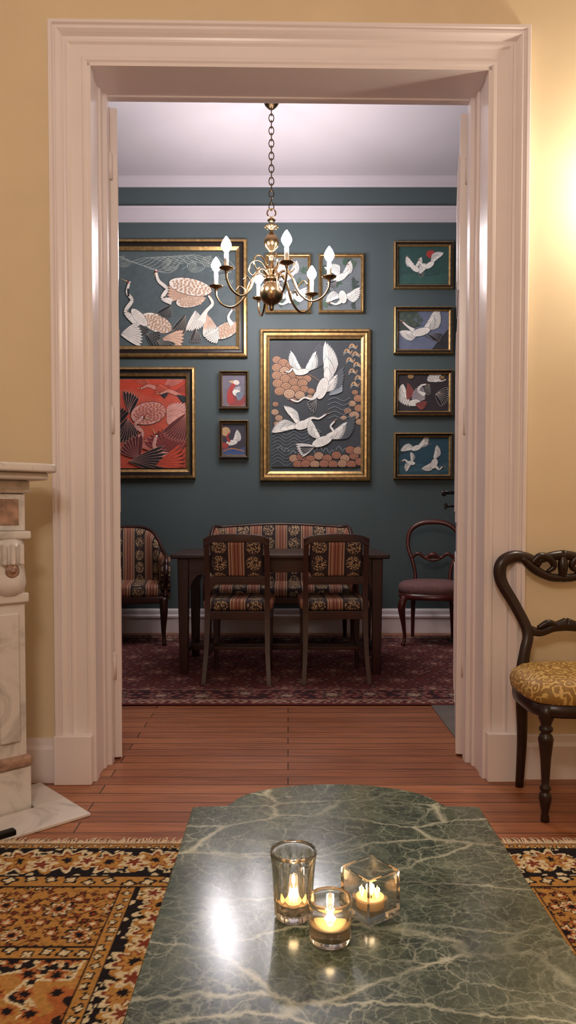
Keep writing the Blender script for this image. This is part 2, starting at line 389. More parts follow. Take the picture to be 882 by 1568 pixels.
def front_rug(X,Y):
    C=np.zeros(X.shape+(3,)); C[:]=lin(OCH); E=2.28-Y; A=np.abs(X-CX)
    t=np.ones_like(X,bool)
    vn=np.abs(np.sin(X*52+1.6*np.sin(Y*47))*np.sin(Y*58+1.4*np.sin(X*43)))<.055
    paint(C,vn,(104,62,34))
    rosettes(C,t,X,Y,.042,.036,.009,[(1.1,BLK),(.7,RED)],4,k=40,jit=.5)
    rosettes(C,t,X+.02,Y+.02,.072,.06,.017,[(1.15,BLK),(.9,ORG),(.5,CRM)],6,k=50,jit=.4)
    rosettes(C,t,X,Y+.01,.15,.12,.027,[(1.15,BLK),(.95,CRM),(.7,ORG),(.4,BLK)],8,k=60,jit=.2)
    B=E>.60
    paint(C,B,(32,26,27)); rosettes(C,B,X,Y,.05,.045,.017,[(1,CRM),(.5,OCH)],4,k=70,jit=.5,amp=.5)
    rosettes(C,B,X,Y,.34,.36,.15,[(1.08,CRM),(1.0,OCH),(.72,ORG),(.5,BLK),(.3,CRM),(.18,BLK)],8,ox=CX-.16,oy=1.5,stag=False,k=80,jit=0,amp=.18)
    rosettes(C,B,X,Y,.07,.06,.02,[(1,ORG),(.6,BLK)],6,k=90,jit=.3)
    m=(E>.545)&(E<=.60); guard(C,m,X,E-.5725,.055,3)
    m=(A<.575)&(E>.2); guard(C,m&(A>.53),Y,A-.552,.045,5)
    m=(A<=.53)&(E>.2); band(C,m,Y,A-.455,.15,7)
    m=(E<=.27); paint(C,m,BLK)
    guard(C,(E>.20)&(E<=.27),X,E-.235,.07,11)
    band(C,(E>.035)&(E<=.20),X,E-.118,.165,13)
    guard(C,(E<=.035)&(E>.008),X,E-.02,.03,15); paint(C,E<=.008,(150,110,70))
    C*= (.9+.2*h2(np.round(X/.004),np.round(Y/.004)))[...,None]
    return C
RX0,RX1=-1.25,1.47
grid_rug('persian_rug',RX0,RX1,.3,2.28,.004,.010,front_rug,M_rug)
V=[];F=[]
M_fr=mat('fringe_cream',(206,182,150),.9,ns=40,na=.2)
x=RX0
while x<RX1:
    L=random.uniform(.03,.06); dx=random.uniform(-.012,.012); b=len(V)
    w=.0024
    for t,zz in ((0,.011),(.5,.0115),(1,.005)):
        cx=x+dx*t*t; yy=2.279+L*t
        V+= [(cx-w,yy,zz),(cx+w,yy,zz),(cx,yy,zz-.003)]
    for s in range(2):
        for k in range(3): F.append((b+s*3+k,b+s*3+(k+1)%3,b+s*3+3+(k+1)%3,b+s*3+3+k))
    x+=random.uniform(.004,.006)
fr=mk('fringe',V,F,M_fr); fr.parent=bpy.data.objects['persian_rug']
def dining_rug(X,Y):
    C=np.zeros(X.shape+(3,)); C[:]=lin((110,60,58)); E=np.minimum(Y-3.96,6.2-Y)
    t=np.ones_like(X,bool); DB=(64,44,48);PK=(150,106,96);CR=(178,150,130);RR=(118,56,54)
    rosettes(C,t,X,Y,.09,.08,.025,[(1,DB),(.6,PK)],5,k=21,jit=.5)
    rosettes(C,t,X,Y,.28,.24,.07,[(1.05,DB),(.9,PK),(.6,RR),(.3,CR)],8,k=22,jit=.2)
    m=E<.34; paint(C,m,DB); 
    rosettes(C,m,X,Y,.07,.06,.02,[(1,RR),(.6,PK)],4,k=24,jit=.5)
    rosettes(C,m,X,E,.24,.6,.085,[(1.05,RR),(.9,PK),(.65,DB),(.4,CR)],8,oy=.22,stag=False,k=23)
    m=E<.115; paint(C,m,CR); rosettes(C,m,X,E,.05,.036,.018,[(1,RR),(.5,DB)],4,k=25,jit=.4)
    m=E<.03; paint(C,m,RR); m=(np.abs(E-.115)<.008)|(np.abs(E-.34)<.01); paint(C,m,PK)
    return C
grid_rug('dining_room_rug',-2.1,2.4,3.96,6.2,.009,.008,dining_rug,M_rug)

# ---------------------------------------------------------------- paintings
ps=YB/1130
def wz(y): return 1.05+YB*math.tan(math.atan((785-y+39.5)/1130)-math.radians(2))
def AC(col):
    k='paint_%d_%d_%d'%col
    return mat(k,col,.55,ns=25,na=.1)
class Art:
    def __init__(s,name,fx0,fy0,fx1,fy1,cx0,cy0,cx1,cy1,bg,prof,pm):
        s.cx=(fx0+fx1)/2; s.cy=(fy0+fy1)/2
        zt,zb=wz(fy0),wz(fy1); zc=(zt+zb)/2; kx=1-(zc-1.05)*.0349/YB
        s.e=empty(name,((s.cx-441)*ps*kx,YB-.001,zc)); s.e.scale=(kx,1,(zt-zb)/((fy1-fy0)*ps))
        s.c=(cx0,cy0,cx1,cy1); s.V=[];s.F=[];s.I=[];s.m=[];s.d=0
        W=(fx1-fx0)*ps/2;H=(fy1-fy0)*ps/2; fw=((fx1-cx1)*ps)
        V=[];n=len(prof)
        for w,p in prof:
            a=w*fw
            V+=[(-W+a,-p,-H+a),(W-a,-p,-H+a),(W-a,-p,H-a),(-W+a,-p,H-a)]
        F=[];mi=[]
        for i in range(n-1):
            for k in range(4):
                F.append((i*4+k,i*4+(k+1)%4,i*4+4+(k+1)%4,i*4+4+k)); mi.append(pm[i])
        mk('frame',V,F,[M_gold,M_fblack,M_golddk],s.e,mi=mi)
        s.poly([(cx0-1,cy0-1),(cx1+1,cy0-1),(cx1+1,cy1+1),(cx0-1,cy1+1)],bg)
    def mi(s,col):
        if col not in s.m: s.m.append(col)
        return s.m.index(col)
    def poly(s,pts,col):
        x0,y0,x1,y1=s.c; x0-=1;y0-=1;x1+=1;y1+=1
        P=list(pts)
        for ax,lim,sg in ((0,x0,1),(0,x1,-1),(1,y0,1),(1,y1,-1)):
            Q=[]
            for i in range(len(P)):
                a=P[i];b=P[(i+1)%len(P)]; ia=sg*(a[ax]-lim)>=0; ib=sg*(b[ax]-lim)>=0
                if ia: Q.append(a)
                if ia!=ib:
                    t=(lim-a[ax])/(b[ax]-a[ax]); Q.append((a[0]+(b[0]-a[0])*t,a[1]+(b[1]-a[1])*t))
            P=Q
            if len(P)<3: return
        b=len(s.V); s.V+=[((x-s.cx)*ps,s.d,(s.cy-y)*ps) for x,y in P]; s.F.append(tuple(range(b,b+len(P)))); s.I.append(s.mi(col)); s.d+=1
    def ell(s,x,y,rx,ry,a,col,n=18):
        a=math.radians(a)
        s.poly([(x+rx*math.cos(t)*math.cos(a)-ry*math.sin(t)*math.sin(a),y+rx*math.cos(t)*math.sin(a)+ry*math.sin(t)*math.cos(a)) for t in [2*math.pi*i/n for i in range(n)]],col)
    def st(s,pts,w,col,n=6,ol=None,bump=True):
        if isinstance(w,(int,float)): w=[w]*len(pts)
        if ol: s.st(pts,[x+.5 for x in w],ol,n)
        q=catmull([(*p,ww) for p,ww in zip(pts,w)],n); d0=s.d
        for i in range(len(q)-1):
            d=q[i+1][:2]-q[i][:2]; l=np.hypot(*d)+1e-9; nx,ny=-d[1]/l,d[0]/l
            a,b=q[i],q[i+1]
            s.poly([(a[0]+nx*a[2],a[1]+ny*a[2]),(b[0]+nx*b[2],b[1]+ny*b[2]),(b[0]-nx*b[2],b[1]-ny*b[2]),(a[0]-nx*a[2],a[1]-ny*a[2])],col)
            s.d=d0
        s.d=d0+(1 if bump else 0)
    def feather(s,x,y,a,L,w,col,out=None,rib=None):
        def f(L,w,c):
            ca,sa=math.cos(a),math.sin(a); pts=[]
            for t,u in ((0,.3),(.3,.8),(.6,1),(.85,.8),(1,0),(.85,-.8),(.6,-1),(.3,-.8),(0,-.3)):
                pts.append((x+ca*t*L-sa*u*w,y+sa*t*L+ca*u*w))
            s.poly(pts,c)
        if out: f(L*1.02,w+.45,out)
        f(L,w,col)
        if rib: s.st([(x+math.cos(a)*L*.3,y+math.sin(a)*L*.3),(x+math.cos(a)*L*.9,y+math.sin(a)*L*.9)],.22,rib,n=1)
    def fan(s,x,y,a0,a1,L0,L1,n,w,col,out=(60,66,72),tip=None,spread=0,dirx=(0,0),rib=None):
        for i in range(n):
            t=i/(n-1); a=math.radians(a0+(a1-a0)*t); L=L0+(L1-L0)*t
            xx=x+dirx[0]*t; yy=y+dirx[1]*t
            if tip: s.feather(xx,yy,a,L*1.12,w,tip,out); s.feather(xx,yy,a,L*.8,w*.9,col)
            else: s.feather(xx,yy,a,L,w,col,out,rib)
    def wing(s,x,y,a,spread,L,n,col=(240,234,224),tip=None,out=(92,98,104),w=None):
        w=w or L*.075
        s.fan(x,y,a+spread,a,L*.62,L,n,w,col,out=out,tip=tip,dirx=(0,0),rib=(168,166,162))
        s.fan(x,y,a+spread*.9,a+spread*.05,L*.42,L*.66,max(4,n-3),w*1.05,col,out=out)
        s.fan(x,y,a+spread*.8,a+spread*.1,L*.25,L*.4,max(3,n-5),w*1.1,col,out=out)
    def body(s,x,y,rx,ry,a,col=(240,234,224),ln=(180,178,174),ol=(80,84,90)):
        s.ell(x,y,rx+.5,ry+.5,a,ol); s.ell(x,y,rx,ry,a,col)
        A=math.radians(a); n=int(rx*ry/3.2)
        for i in range(n):
            t=i*2.399; r=math.sqrt((i+.5)/n)*.8; u,v=rx*r*math.cos(t),ry*r*math.sin(t)
            X=x+u*math.cos(A)-v*math.sin(A); Y=y+u*math.sin(A)+v*math.cos(A)
            s.st([(X-1.3*math.sin(A),Y+1.3*math.cos(A)),(X-1.0*math.cos(A),Y-1.0*math.sin(A)),(X+1.3*math.sin(A),Y-1.3*math.cos(A))],.2,ln,n=2,bump=False)
        s.d+=1
    def head(s,x,y,a,k=1,bl=8):
        A=math.radians(a); c,sn=math.cos(A),math.sin(A); R=lambda u,v:(x+(u*c-v*sn)*k,y+(u*sn+v*c)*k)
        s.poly([R(1,-.7),R(bl,.2),R(1,.8)],(196,170,120)); s.ell(x,y,2.3*k,1.5*k,a,(36,34,38)); s.ell(*R(.3,-.8),1.6*k,.8*k,a,(186,44,36)); s.ell(*R(-.8,.2),1.2*k,1*k,a,(236,230,220))
    def cloud(s,x,y,r,col=(190,124,82),ln=(56,44,44),n=3):
        s.ell(x,y,r+.5,(r+.5)*.8,0,ln)
        for i in range(n):
            q=r*(1-i/n); s.ell(x,y+i*.5,q,q*.8,0,ln); s.ell(x,y+i*.5,q-.6,(q-.6)*.8,0,col)
    def done(s):
        f=min(3e-5,.014/max(1,s.d))
        mk('canvas',[(x,-(.014+d*f),z) for x,d,z in s.V],s.F,[AC(c) for c in s.m],s.e,mi=s.I)
P1=[(0,0),(0,.034),(.1,.049),(.3,.054),(.38,.046),(.42,.042),(.6,.040),(.7,.042),(.78,.038),(1,.03),(1.0,.012)]
PMg=[0,0,0,2,1,0,0,2,0,0]
PMd=[0,0,0,1,1,1,1,0,0,0]
PMs=[2,0,0,1,1,1,1,1,0,0]
W=(238,233,224);BK=(34,34,38)
a=Art('framed_painting_flying_cranes',398,506,567,738,417,526,552,715,(54,59,65),P1,PMg)
cl=[(424,552,7),(434,557,8),(445,562,8),(456,567,7),(424,564,8),(436,569,8),(448,574,8),(460,577,7),(470,581,7),(424,576,8),(437,581,8),(450,586,8),(463,588,8),(425,588,8),(438,593,8),(452,597,8),(466,597,7),(476,600,6),(428,600,8),(443,604,9),(459,606,8),(474,609,5),(450,614,5),(422,620,5),(421,632,6),(427,641,6),(424,650,5),(543,602,5),(548,611,7),(539,619,6),(549,626,7),(532,630,6),(542,637,8),(526,641,5),(550,647,6),(536,648,5)]
for (x,y,r) in cl: a.cloud(x,y,r,(182,132,98) if (x+y)%3 else (200,160,128),(72,54,50))
for i in range(11):
    y=660+i*5.2; a.st([(416,y),(426,y-5),(438,y+2),(450,y-4),(462,y+2),(474,y-3)],.5,(104,118,126))
for i in range(14):
    x=424+i*10; a.st([(x,690+(i%3)*3),(x+5,684+(i%3)*3),(x+9,690+(i%3)*3)],.6,(120,134,140))
for i,(x,y) in enumerate([(450,703),(462,700),(475,704),(488,699),(501,703),(515,698),(528,703),(542,699),(536,690),(548,691),(456,712),(468,711),(482,712),(496,711),(510,712),(524,711),(538,712),(551,708)]): a.cloud(x,y,7.5,(172,112,86) if i%3 else (194,150,118),(72,46,42))
for i in range(5):
    y=614+i*7; a.st([(502,y),(513,y-4),(525,y+1),(536,y-4)],.5,(118,128,134))
for (x,y) in [(540,532),(532,540),(545,544),(536,553),(547,560),(540,570),(549,580),(543,590)]:
    a.st([(x-7,y+3),(x-2,y-3),(x+4,y+2),(x+7,y-2)],[.3,1.7,1.5,.3],(196,154,112)); a.st([(x-7,y+6),(x-2,y+1),(x+6,y+5)],[.3,.9,.3],(150,160,160))
a.wing(460,568,-118,-30,33,6,W); a.wing(468,569,-62,38,42,8,W,tip=(64,68,74)); a.body(462,571,11,4.5,-10)
a.st([(454,571),(448,566),(443,571),(438,570)],[3,1.5,1.1,1],W,ol=(80,84,90)); a.head(437,570,170,.8)
a.st([(472,574),(482,580),(490,586)],.5,(150,110,90))
a.wing(500,590,-92,26,66,9,W,w=4.2); a.fan(504,606,-60,-20,30,22,6,2.6,(150,156,162)); a.wing(492,602,-48,30,46,7,W,tip=(84,90,96),w=2.6)
a.body(493,596,8,17,18); a.fan(484,612,100,150,22,16,5,2,BK,out=(190,188,184))
a.st([(486,604),(478,612),(466,610),(456,616),(446,613)],[4,2,1.3,1.2,1.1],W,ol=(80,84,90)); a.head(445,613,185,.8)
a.wing(458,652,-128,24,38,7,W,w=2.6); a.wing(456,654,168,34,42,10,W,w=3); a.body(463,652,12,6.5,-18)
a.fan(472,656,20,60,20,18,5,2,BK,out=(190,188,184)); a.st([(468,647),(478,641),(488,642),(498,636)],[3.4,1.7,1.3,1.1],W,ol=(80,84,90)); a.head(500,635,-20,.8)
a.wing(490,674,-118,-30,36,8,W,w=2.6); a.wing(500,672,-38,34,50,9,W,tip=(70,76,82),w=3); a.body(493,677,16,7,-22); a.fan(482,684,140,185,26,30,7,2.2,(214,210,204)); a.fan(480,686,150,178,20,22,4,1.8,BK,out=(190,188,184))
a.st([(502,670),(510,662),(506,654),(511,647)],[4,2,1.4,1.2],W,ol=(80,84,90)); a.head(512,646,-50,.8)
a.done()
a=Art('framed_painting_wading_cranes',100,369,379,549,116,388,362,530,(82,94,96),P1,PMd)
for i in range(9):
    a.st([(180+i*7,392+i*3),(200+i*8,402+i*2),(228+i*8,396-i*.5),(262+i*10,406)],.4,(150,158,150))
    a.st([(250+i*12,394),(262+i*13,402+i*2),(252+i*14,412+i)],.4,(150,158,150))
for c in [(262,408),(322,402),(300,410),(345,430),(190,402)]:
    for r in (3,6,9,12): a.st([(c[0]+r*math.cos(t*.7),c[1]+.7*r*math.sin(t*.7)) for t in range(8)],.35,(160,166,156))
BG=(200,160,128);WH=(234,226,214);PK=(214,176,150)
def feathered(a,x,y,rx,ry,ang,c1,c2,ol=(140,104,82)):
    a.ell(x,y,rx+.8,ry+.8,ang,(60,44,40)); a.ell(x,y,rx,ry,ang,c1)
    A_=math.radians(ang)
    for i in range(70):
        t=i*2.399; r=math.sqrt((69.5-i)/70)*.92
        u,v=rx*r*math.cos(t),ry*r*math.sin(t); a.feather(x+u*math.cos(A_)-v*math.sin(A_),y+u*math.sin(A_)+v*math.cos(A_),A_+random.uniform(-.25,.25),3.8,1.1,c2,out=ol)
a.fan(150,500,200,250,30,34,8,3,WH); feathered(a,150,505,26,13,15,BG,WH)
a.fan(230,488,150,200,20,24,6,2.4,PK,out=(120,84,66)); feathered(a,240,496,25,13,25,WH,BG); feathered(a,292,462,22,10,-10,WH,PK)
a.fan(300,446,158,192,46,42,7,3.4,PK,out=(110,70,50)); feathered(a,292,441,33,12.5,12,WH,BG)
a.fan(262,470,95,150,20,24,7,2.4,BK,out=(150,150,140)); a.fan(300,478,60,115,26,34,9,3,WH,rib=(170,160,150)); a.fan(318,484,60,100,32,30,7,3,PK,tip=WH)
a.fan(284,484,95,130,30,32,6,2.2,BK,out=(180,170,150))
OLc=(70,60,56)
a.st([(240,418),(244,432),(256,444),(250,458),(264,464)],[1.6,2.4,2.8,3.2,5],WH,ol=OLc); a.head(240,417,110,1.25,9)
a.st([(199,436),(196,450),(203,462),(194,480),(216,498)],[1.7,2.2,2.8,3.4,8],WH,ol=OLc); a.head(199,434,200,1.3,12); a.st([(197,444),(198,456)],[1.3,1.6],BK)
a.body(214,488,17,7,48,WH,(180,160,140)); a.fan(206,500,20,60,26,22,6,2.2,BK,out=(150,150,140))
a.fan(186,514,-35,30,30,36,9,3,WH,rib=(170,160,150)); a.fan(225,515,-10,60,22,26,7,2.4,BK,out=(150,150,140)); a.fan(250,520,-20,40,34,30,7,3.2,PK,out=(120,84,66)); a.fan(240,524,10,70,30,24,8,3,(44,48,54),out=(170,160,140))
a.st([(320,454),(326,467),(316,479),(309,494)],[1.5,2.4,2.8,7],WH,ol=OLc); a.head(320,452,60,1.2,9)
feathered(a,346,508,21,11,-25,WH,BG); a.fan(335,505,100,150,24,26,7,2.6,WH,rib=(170,160,150)); a.st([(356,476),(350,488),(356,500)],[1.4,2,4],WH,ol=OLc); a.head(356,474,40,1.1,8); a.fan(300,505,70,110,22,22,6,2.4,BK,out=(170,160,150))
a.done()
a=Art('framed_painting_red_cranes',120,564,300,734,134,583,286,717,(196,84,62),P1,PMd)
a.poly([(134,583),(286,583),(286,600),(240,612),(200,596),(134,604)],(198,70,46))
RD=(198,110,94);PKK=(220,160,146);MR=(96,40,40);BK=(30,25,29)
a.fan(252,596,-25,-60,34,26,6,3,RD,out=MR)
for (x,y,aa) in ((232,592,8),(262,600,-20)):
    a.fan(x,y,aa-170,aa-130,26,22,6,2.4,(200,88,62),out=BK); a.fan(x+6,y+2,aa-10,aa+30,24,20,6,2.4,(186,66,46),out=BK)
    a.st([(x-14,y+4),(x-4,y),(x+6,y+3),(x+18,y+8)],[.8,2.4,3,1],(214,138,120),ol=BK); a.head(x-15,y+4,180,.9); a.fan(x+10,y+6,20,50,18,18,4,1.6,BK)
a.wing(258,650,-30,-55,48,9,PKK,out=(150,74,66),w=4); feathered(a,228,634,27,17,-12,PKK,RD,(150,76,66))
a.fan(200,634,-105,-62,36,28,6,2.6,BK,out=PKK); a.fan(196,642,60,128,34,42,10,3,BK,out=PKK); a.fan(178,655,-120,-50,32,32,9,3,BK,out=(180,110,100))
a.st([(219,641),(209,652),(219,665),(205,682)],[2.2,3.2,3.2,7],PKK,ol=MR); a.head(220,640,15,1.5,11)
a.wing(256,694,-165,55,46,10,RD,out=MR,w=4); a.fan(264,702,-150,-50,48,42,13,3.6,(126,50,48),out=(50,22,24),rib=(196,116,104)); a.fan(214,702,-160,-85,32,36,8,3.4,MR,out=PKK)
a.st([(240,670),(237,684),(246,695),(262,700)],[2.2,3,3.4,6],PKK,ol=MR); a.head(240,668,-120,1.4,10)
a.body(246,707,32,6,-6,RD,PKK,MR); a.fan(198,708,-24,18,60,62,8,2.4,BK,out=PKK); a.fan(240,713,-40,10,50,44,7,2.4,(196,74,50),out=BK)
a.fan(284,636,92,140,42,46,9,3.4,MR,out=(214,136,120)) 
a.done()
BK=(34,34,38)
a=Art('framed_painting_crane_portrait',336,570,381,628,341,575,376,623,(112,106,120),P1,PMs)
a.ell(362,612,14,14,0,(140,60,62)); a.fan(352,600,-20,30,18,16,6,2,(184,180,184)); a.st([(360,586),(356,594),(352,602),(354,618)],[3,3.4,4,6],(176,56,54)); a.ell(362,587,5,3.6,10,(226,216,206)); a.poly([(350,585),(358,584),(357,589)],(206,170,120)); a.body(363,603,7,5,20); a.fan(362,604,-10,70,12,12,6,1.6,(120,132,150)); a.done()
a=Art('framed_painting_crane_night',336,645,381,703,341,650,376,698,(58,54,68),P1,PMs)
a.ell(346,662,7,7,0,(196,160,120)); a.wing(358,678,-72,48,20,7,W,w=2); a.body(355,679,9,4,-10); a.fan(350,682,120,190,10,12,5,1.8,(170,56,54)); a.st([(352,678),(348,670),(352,664)],[2,1.4,1],(176,56,54)); a.poly([(341,690),(352,686),(364,690),(376,685),(376,699),(341,699)],(60,82,130)); a.st([(342,692),(356,688),(375,692)],.7,(190,120,60)); a.done()
for (x0,x1,nm,k) in ((406,476,'framed_painting_crane_pair',0),(488,557,'framed_painting_cranes_and_pine',1)):
    a=Art(nm,x0,392,x1,482,x0+5,397,x1-5,477,(106,114,118),P1,PMg)
    for i in range(18):
        gx=x0+8+random.random()*54; gy=402+random.random()*70; a.fan(gx,gy,random.uniform(0,180),random.uniform(180,360),6,7,7,1.0,random.choice([(54,84,66),(70,98,76),(44,58,58)]),out=(84,100,84))
    cx=(x0+x1)/2
    a.wing(cx-4,424,-150,60,26,8,W,w=2.3); a.wing(cx+2,424,-62,36,26,7,W,w=2.2); a.body(cx-2,427,11,5,-25); a.st([(cx+6,423),(cx+12,416),(cx+10,409)],[3,1.6,1.3],W,ol=(90,94,98)); a.head(cx+10,408,-60,.8); a.fan(cx-8,432,110,160,14,18,5,1.8,BK,out=(190,190,190))
    a.wing(cx+6,456,-30,60,27,8,W,w=2.3); a.wing(cx-2,456,160,50,24,8,W,w=2.3); a.body(cx+2,457,6,10,-10); a.st([(cx,463),(cx-8,468),(cx-16,466)],[3,1.5,1.2],W,ol=(90,94,98)); a.head(cx-17,466,180,.8); a.done()
a=Art('framed_print_cranes_red_sun',602,373,693,445,610,380,686,438,(46,78,74),P1,PMd)
a.ell(659,391,7,6,0,(168,56,50))
for i in range(7): a.st([(612,424+i*2),(632,422+i*2),(652,426+i*2),(684,422+i*2)],.3,(70,112,100))
a.wing(634,410,-130,-40,20,8,W,w=2); a.wing(636,411,-60,30,18,6,W,w=1.8); a.body(635,413,8,4,35); a.fan(640,418,20,60,10,10,4,1.3,BK,out=(180,180,176)); a.st([(630,410),(624,404),(625,398)],[2.4,1.3,1],W); a.head(625,397,-120,.7)
a.wing(660,404,-40,-38,24,8,W,w=2.1); a.wing(656,408,140,46,20,7,W,w=2); a.body(657,408,8,4,-35); a.st([(652,410),(646,408),(642,402)],[2.4,1.3,1],W); a.head(642,401,-130,.7)
a.done()
a=Art('framed_print_soaring_crane',602,472,693,544,610,479,686,537,(104,112,136),P1,PMd)
a.poly([(610,479),(640,479),(632,492),(646,500),(610,512)],(66,76,70)); a.poly([(660,537),(690,500),(690,540)],(48,48,54))
for i in range(8): a.fan(614+i*4,486+(i%3)*6,0,300,5,5,6,.9,(84,96,84),out=(60,70,64))
a.wing(648,508,-58,40,42,10,W,w=2.9); a.wing(640,511,182,-44,30,9,W,w=2.7); a.body(644,510,14,6,-15); a.st([(633,508),(624,502),(617,496)],[3,1.6,1.2],W,ol=(90,92,100)); a.head(616,495,-140,.9); a.fan(655,514,0,36,22,20,6,2.0,BK,out=(150,150,160)); a.st([(650,516),(662,522),(672,526)],.5,(80,60,60)); a.done()
a=Art('framed_print_dancing_cranes',602,568,693,638,610,575,686,631,(52,44,48),P1,PMd)
a.wing(616,590,72,44,36,8,W,out=(90,80,80),w=2.6); a.fan(624,588,60,90,20,26,5,2.2,(150,68,62)); a.wing(664,586,-12,-150,19,9,W,w=2.2,out=(80,70,70)); a.fan(656,590,90,160,16,20,7,2,BK,out=(190,180,170))
a.fan(666,606,-30,60,22,20,9,2.4,BK,out=(210,200,190)); a.fan(650,612,170,250,20,22,8,2.3,(136,126,134),out=(220,210,200)); a.st([(650,606),(640,600),(644,592),(652,590)],[3,1.6,1.4,1.2],W); a.head(652,590,0,.8); a.head(672,603,20,.8)
a.body(634,618,9,5,-10); a.fan(636,620,-10,40,18,14,6,2,(150,68,62)); a.cloud(628,578,5,(190,150,90)); a.cloud(676,580,4,(190,150,90)); a.done()
a=Art('framed_print_cranes_over_lake',602,664,693,735,610,671,686,728,(44,78,94),P1,PMd)
a.poly([(610,671),(650,671),(630,690),(610,700)],(34,60,70)); 
for i in range(5): a.st([(612,716+i*2.4),(640,712+i*2.4),(660,716+i*2.4),(685,711+i*2.4)],.35,(80,120,128))
a.wing(640,686,-52,34,24,8,W,w=2.1); a.wing(634,688,172,40,22,7,W,w=2); a.body(637,687,8,3.8,-20); a.st([(643,684),(649,680),(654,681)],[2.2,1.2,1],W); a.head(655,681,0,.7)
a.wing(630,708,-95,34,15,6,W,w=1.6); a.wing(628,711,120,50,14,6,W,w=1.6); a.body(629,710,6,3,10); a.st([(624,709),(619,705),(616,707)],[1.8,1,.9],W); a.head(615,707,180,.6)
a.wing(664,704,-78,36,22,7,W,w=2); a.wing(662,710,150,-44,20,7,W,w=2); a.body(664,711,5,8,20); a.st([(667,716),(672,720),(676,716)],[2.2,1.2,1],W); a.head(677,716,0,.7)
a.done()

# ---------------------------------------------------------------- dining furniture
def dining_chair(loc,rz=0):
    e=empty('dining_chair',loc,rz)
    for s in (-1,1):
        tube('rear_post',[(s*.198,-.285,0),(s*.187,-.235,.2),(s*.183,-.2,.42),(s*.183,-.205,.6),(s*.183,-.235,.78),(s*.180,-.262,.885)],[.017,.02,.024,.022,.022,.02],M_wood,e,seg=4,ref=(0,1,0))
        box('front_leg',s*.18-.02,s*.18+.02,.15,.19,0,.43,M_wood,e,bevel=.003,taper=.6)
        box('side_rail',s*.19-.012,s*.19+.012,-.2,.19,.385,.435,M_wood,e,bevel=.003)
        box('side_stretcher',s*.18-.009,s*.18+.009,-.21,.16,.16,.185,M_wood,e,bevel=.002)
    box('front_rail',-.19,.19,.165,.19,.385,.435,M_wood,e,bevel=.003)
    box('rear_rail',-.18,.18,-.215,-.19,.385,.435,M_wood,e,bevel=.003)
    box('cross_stretcher',-.175,.175,-.03,-.012,.163,.183,M_wood,e,bevel=.002)
    V=[];F=[];n=16
    for i in range(n+1):
        t=-1+2*i/n; x=t*.198; zt=.90+.012*math.cos(t*math.pi/2)-.018*abs(t)**6; yb=-.262+.02*(t*t)-.012
        V+=[(x,yb-.014,zt-.05),(x,yb-.014,zt),(x,yb+.014,zt),(x,yb+.014,zt-.05)]
    for i in range(n):
        for k in range(4): F.append((i*4+k,i*4+(k+1)%4,i*4+4+(k+1)%4,i*4+4+k))
    F+= [(0,1,2,3),tuple(n*4+k for k in (3,2,1,0))]
    mk('crest_rail',V,F,M_wood,e,bevel=.005)
    box('lower_back_rail',-.18,.18,-.222,-.2,.60,.65,M_wood,e,bevel=.004)
    box('back_pad',-.158,.158,-.03,.03,-.11,.11,M_stripe,e,bevel=.022,seg=4,loc=(0,-.236,.762),rot=(math.radians(14),0,0))
    box('seat_cushion',-.215,.215,-.2,.215,.435,.505,M_stripe,e,bevel=.03,seg=4)
    return e
dining_chair((-.302,4.70,.008),math.radians(-2)); dining_chair((.283,4.71,.008),math.radians(2))
e=empty('dining_table',(-.05,5.03,.008))
TW=.695
box('table_top',-TW,TW,-.37,.37,.745,.775,M_wood,e,bevel=.008,seg=3)
box('front_apron',-TW+.07,TW-.07,-.315,-.295,.655,.745,M_wood,e,bevel=.003)
box('rear_apron',-TW+.07,TW-.07,.295,.315,.655,.745,M_wood,e,bevel=.003)
for s in (-1,1):
    box('side_apron',s*(TW-.07)-.01,s*(TW-.07)+.01,-.31,.31,.655,.745,M_wood,e,bevel=.003)
    for t in (-1,1):
        box('leg',s*(TW-.075)-.036,s*(TW-.075)+.036,t*.3-.036,t*.3+.036,.0,.745,M_wood,e,bevel=.005,taper=.72)
        b=s*(TW-.112)
        mk('bracket',[(b,t*.3-.012,.655),(b,t*.3-.012,.54),(b-s*.02,t*.3-.012,.60),(b-s*.05,t*.3-.012,.635),(b-s*.11,t*.3-.012,.655),(b,t*.3+.012,.655),(b,t*.3+.012,.54),(b-s*.02,t*.3+.012,.60),(b-s*.05,t*.3+.012,.635),(b-s*.11,t*.3+.012,.655)],[(0,1,2,3,4),(9,8,7,6,5),(0,5,6,1),(1,6,7,2),(2,7,8,3),(3,8,9,4),(4,9,5,0)],M_wood,e)
    box('side_stretcher',s*(TW-.075)-.014,s*(TW-.075)+.014,-.28,.28,.1,.14,M_wood,e,bevel=.003)
box('centre_stretcher',-TW+.07,TW-.07,-.02,.02,.1,.14,M_wood,e,bevel=.003)

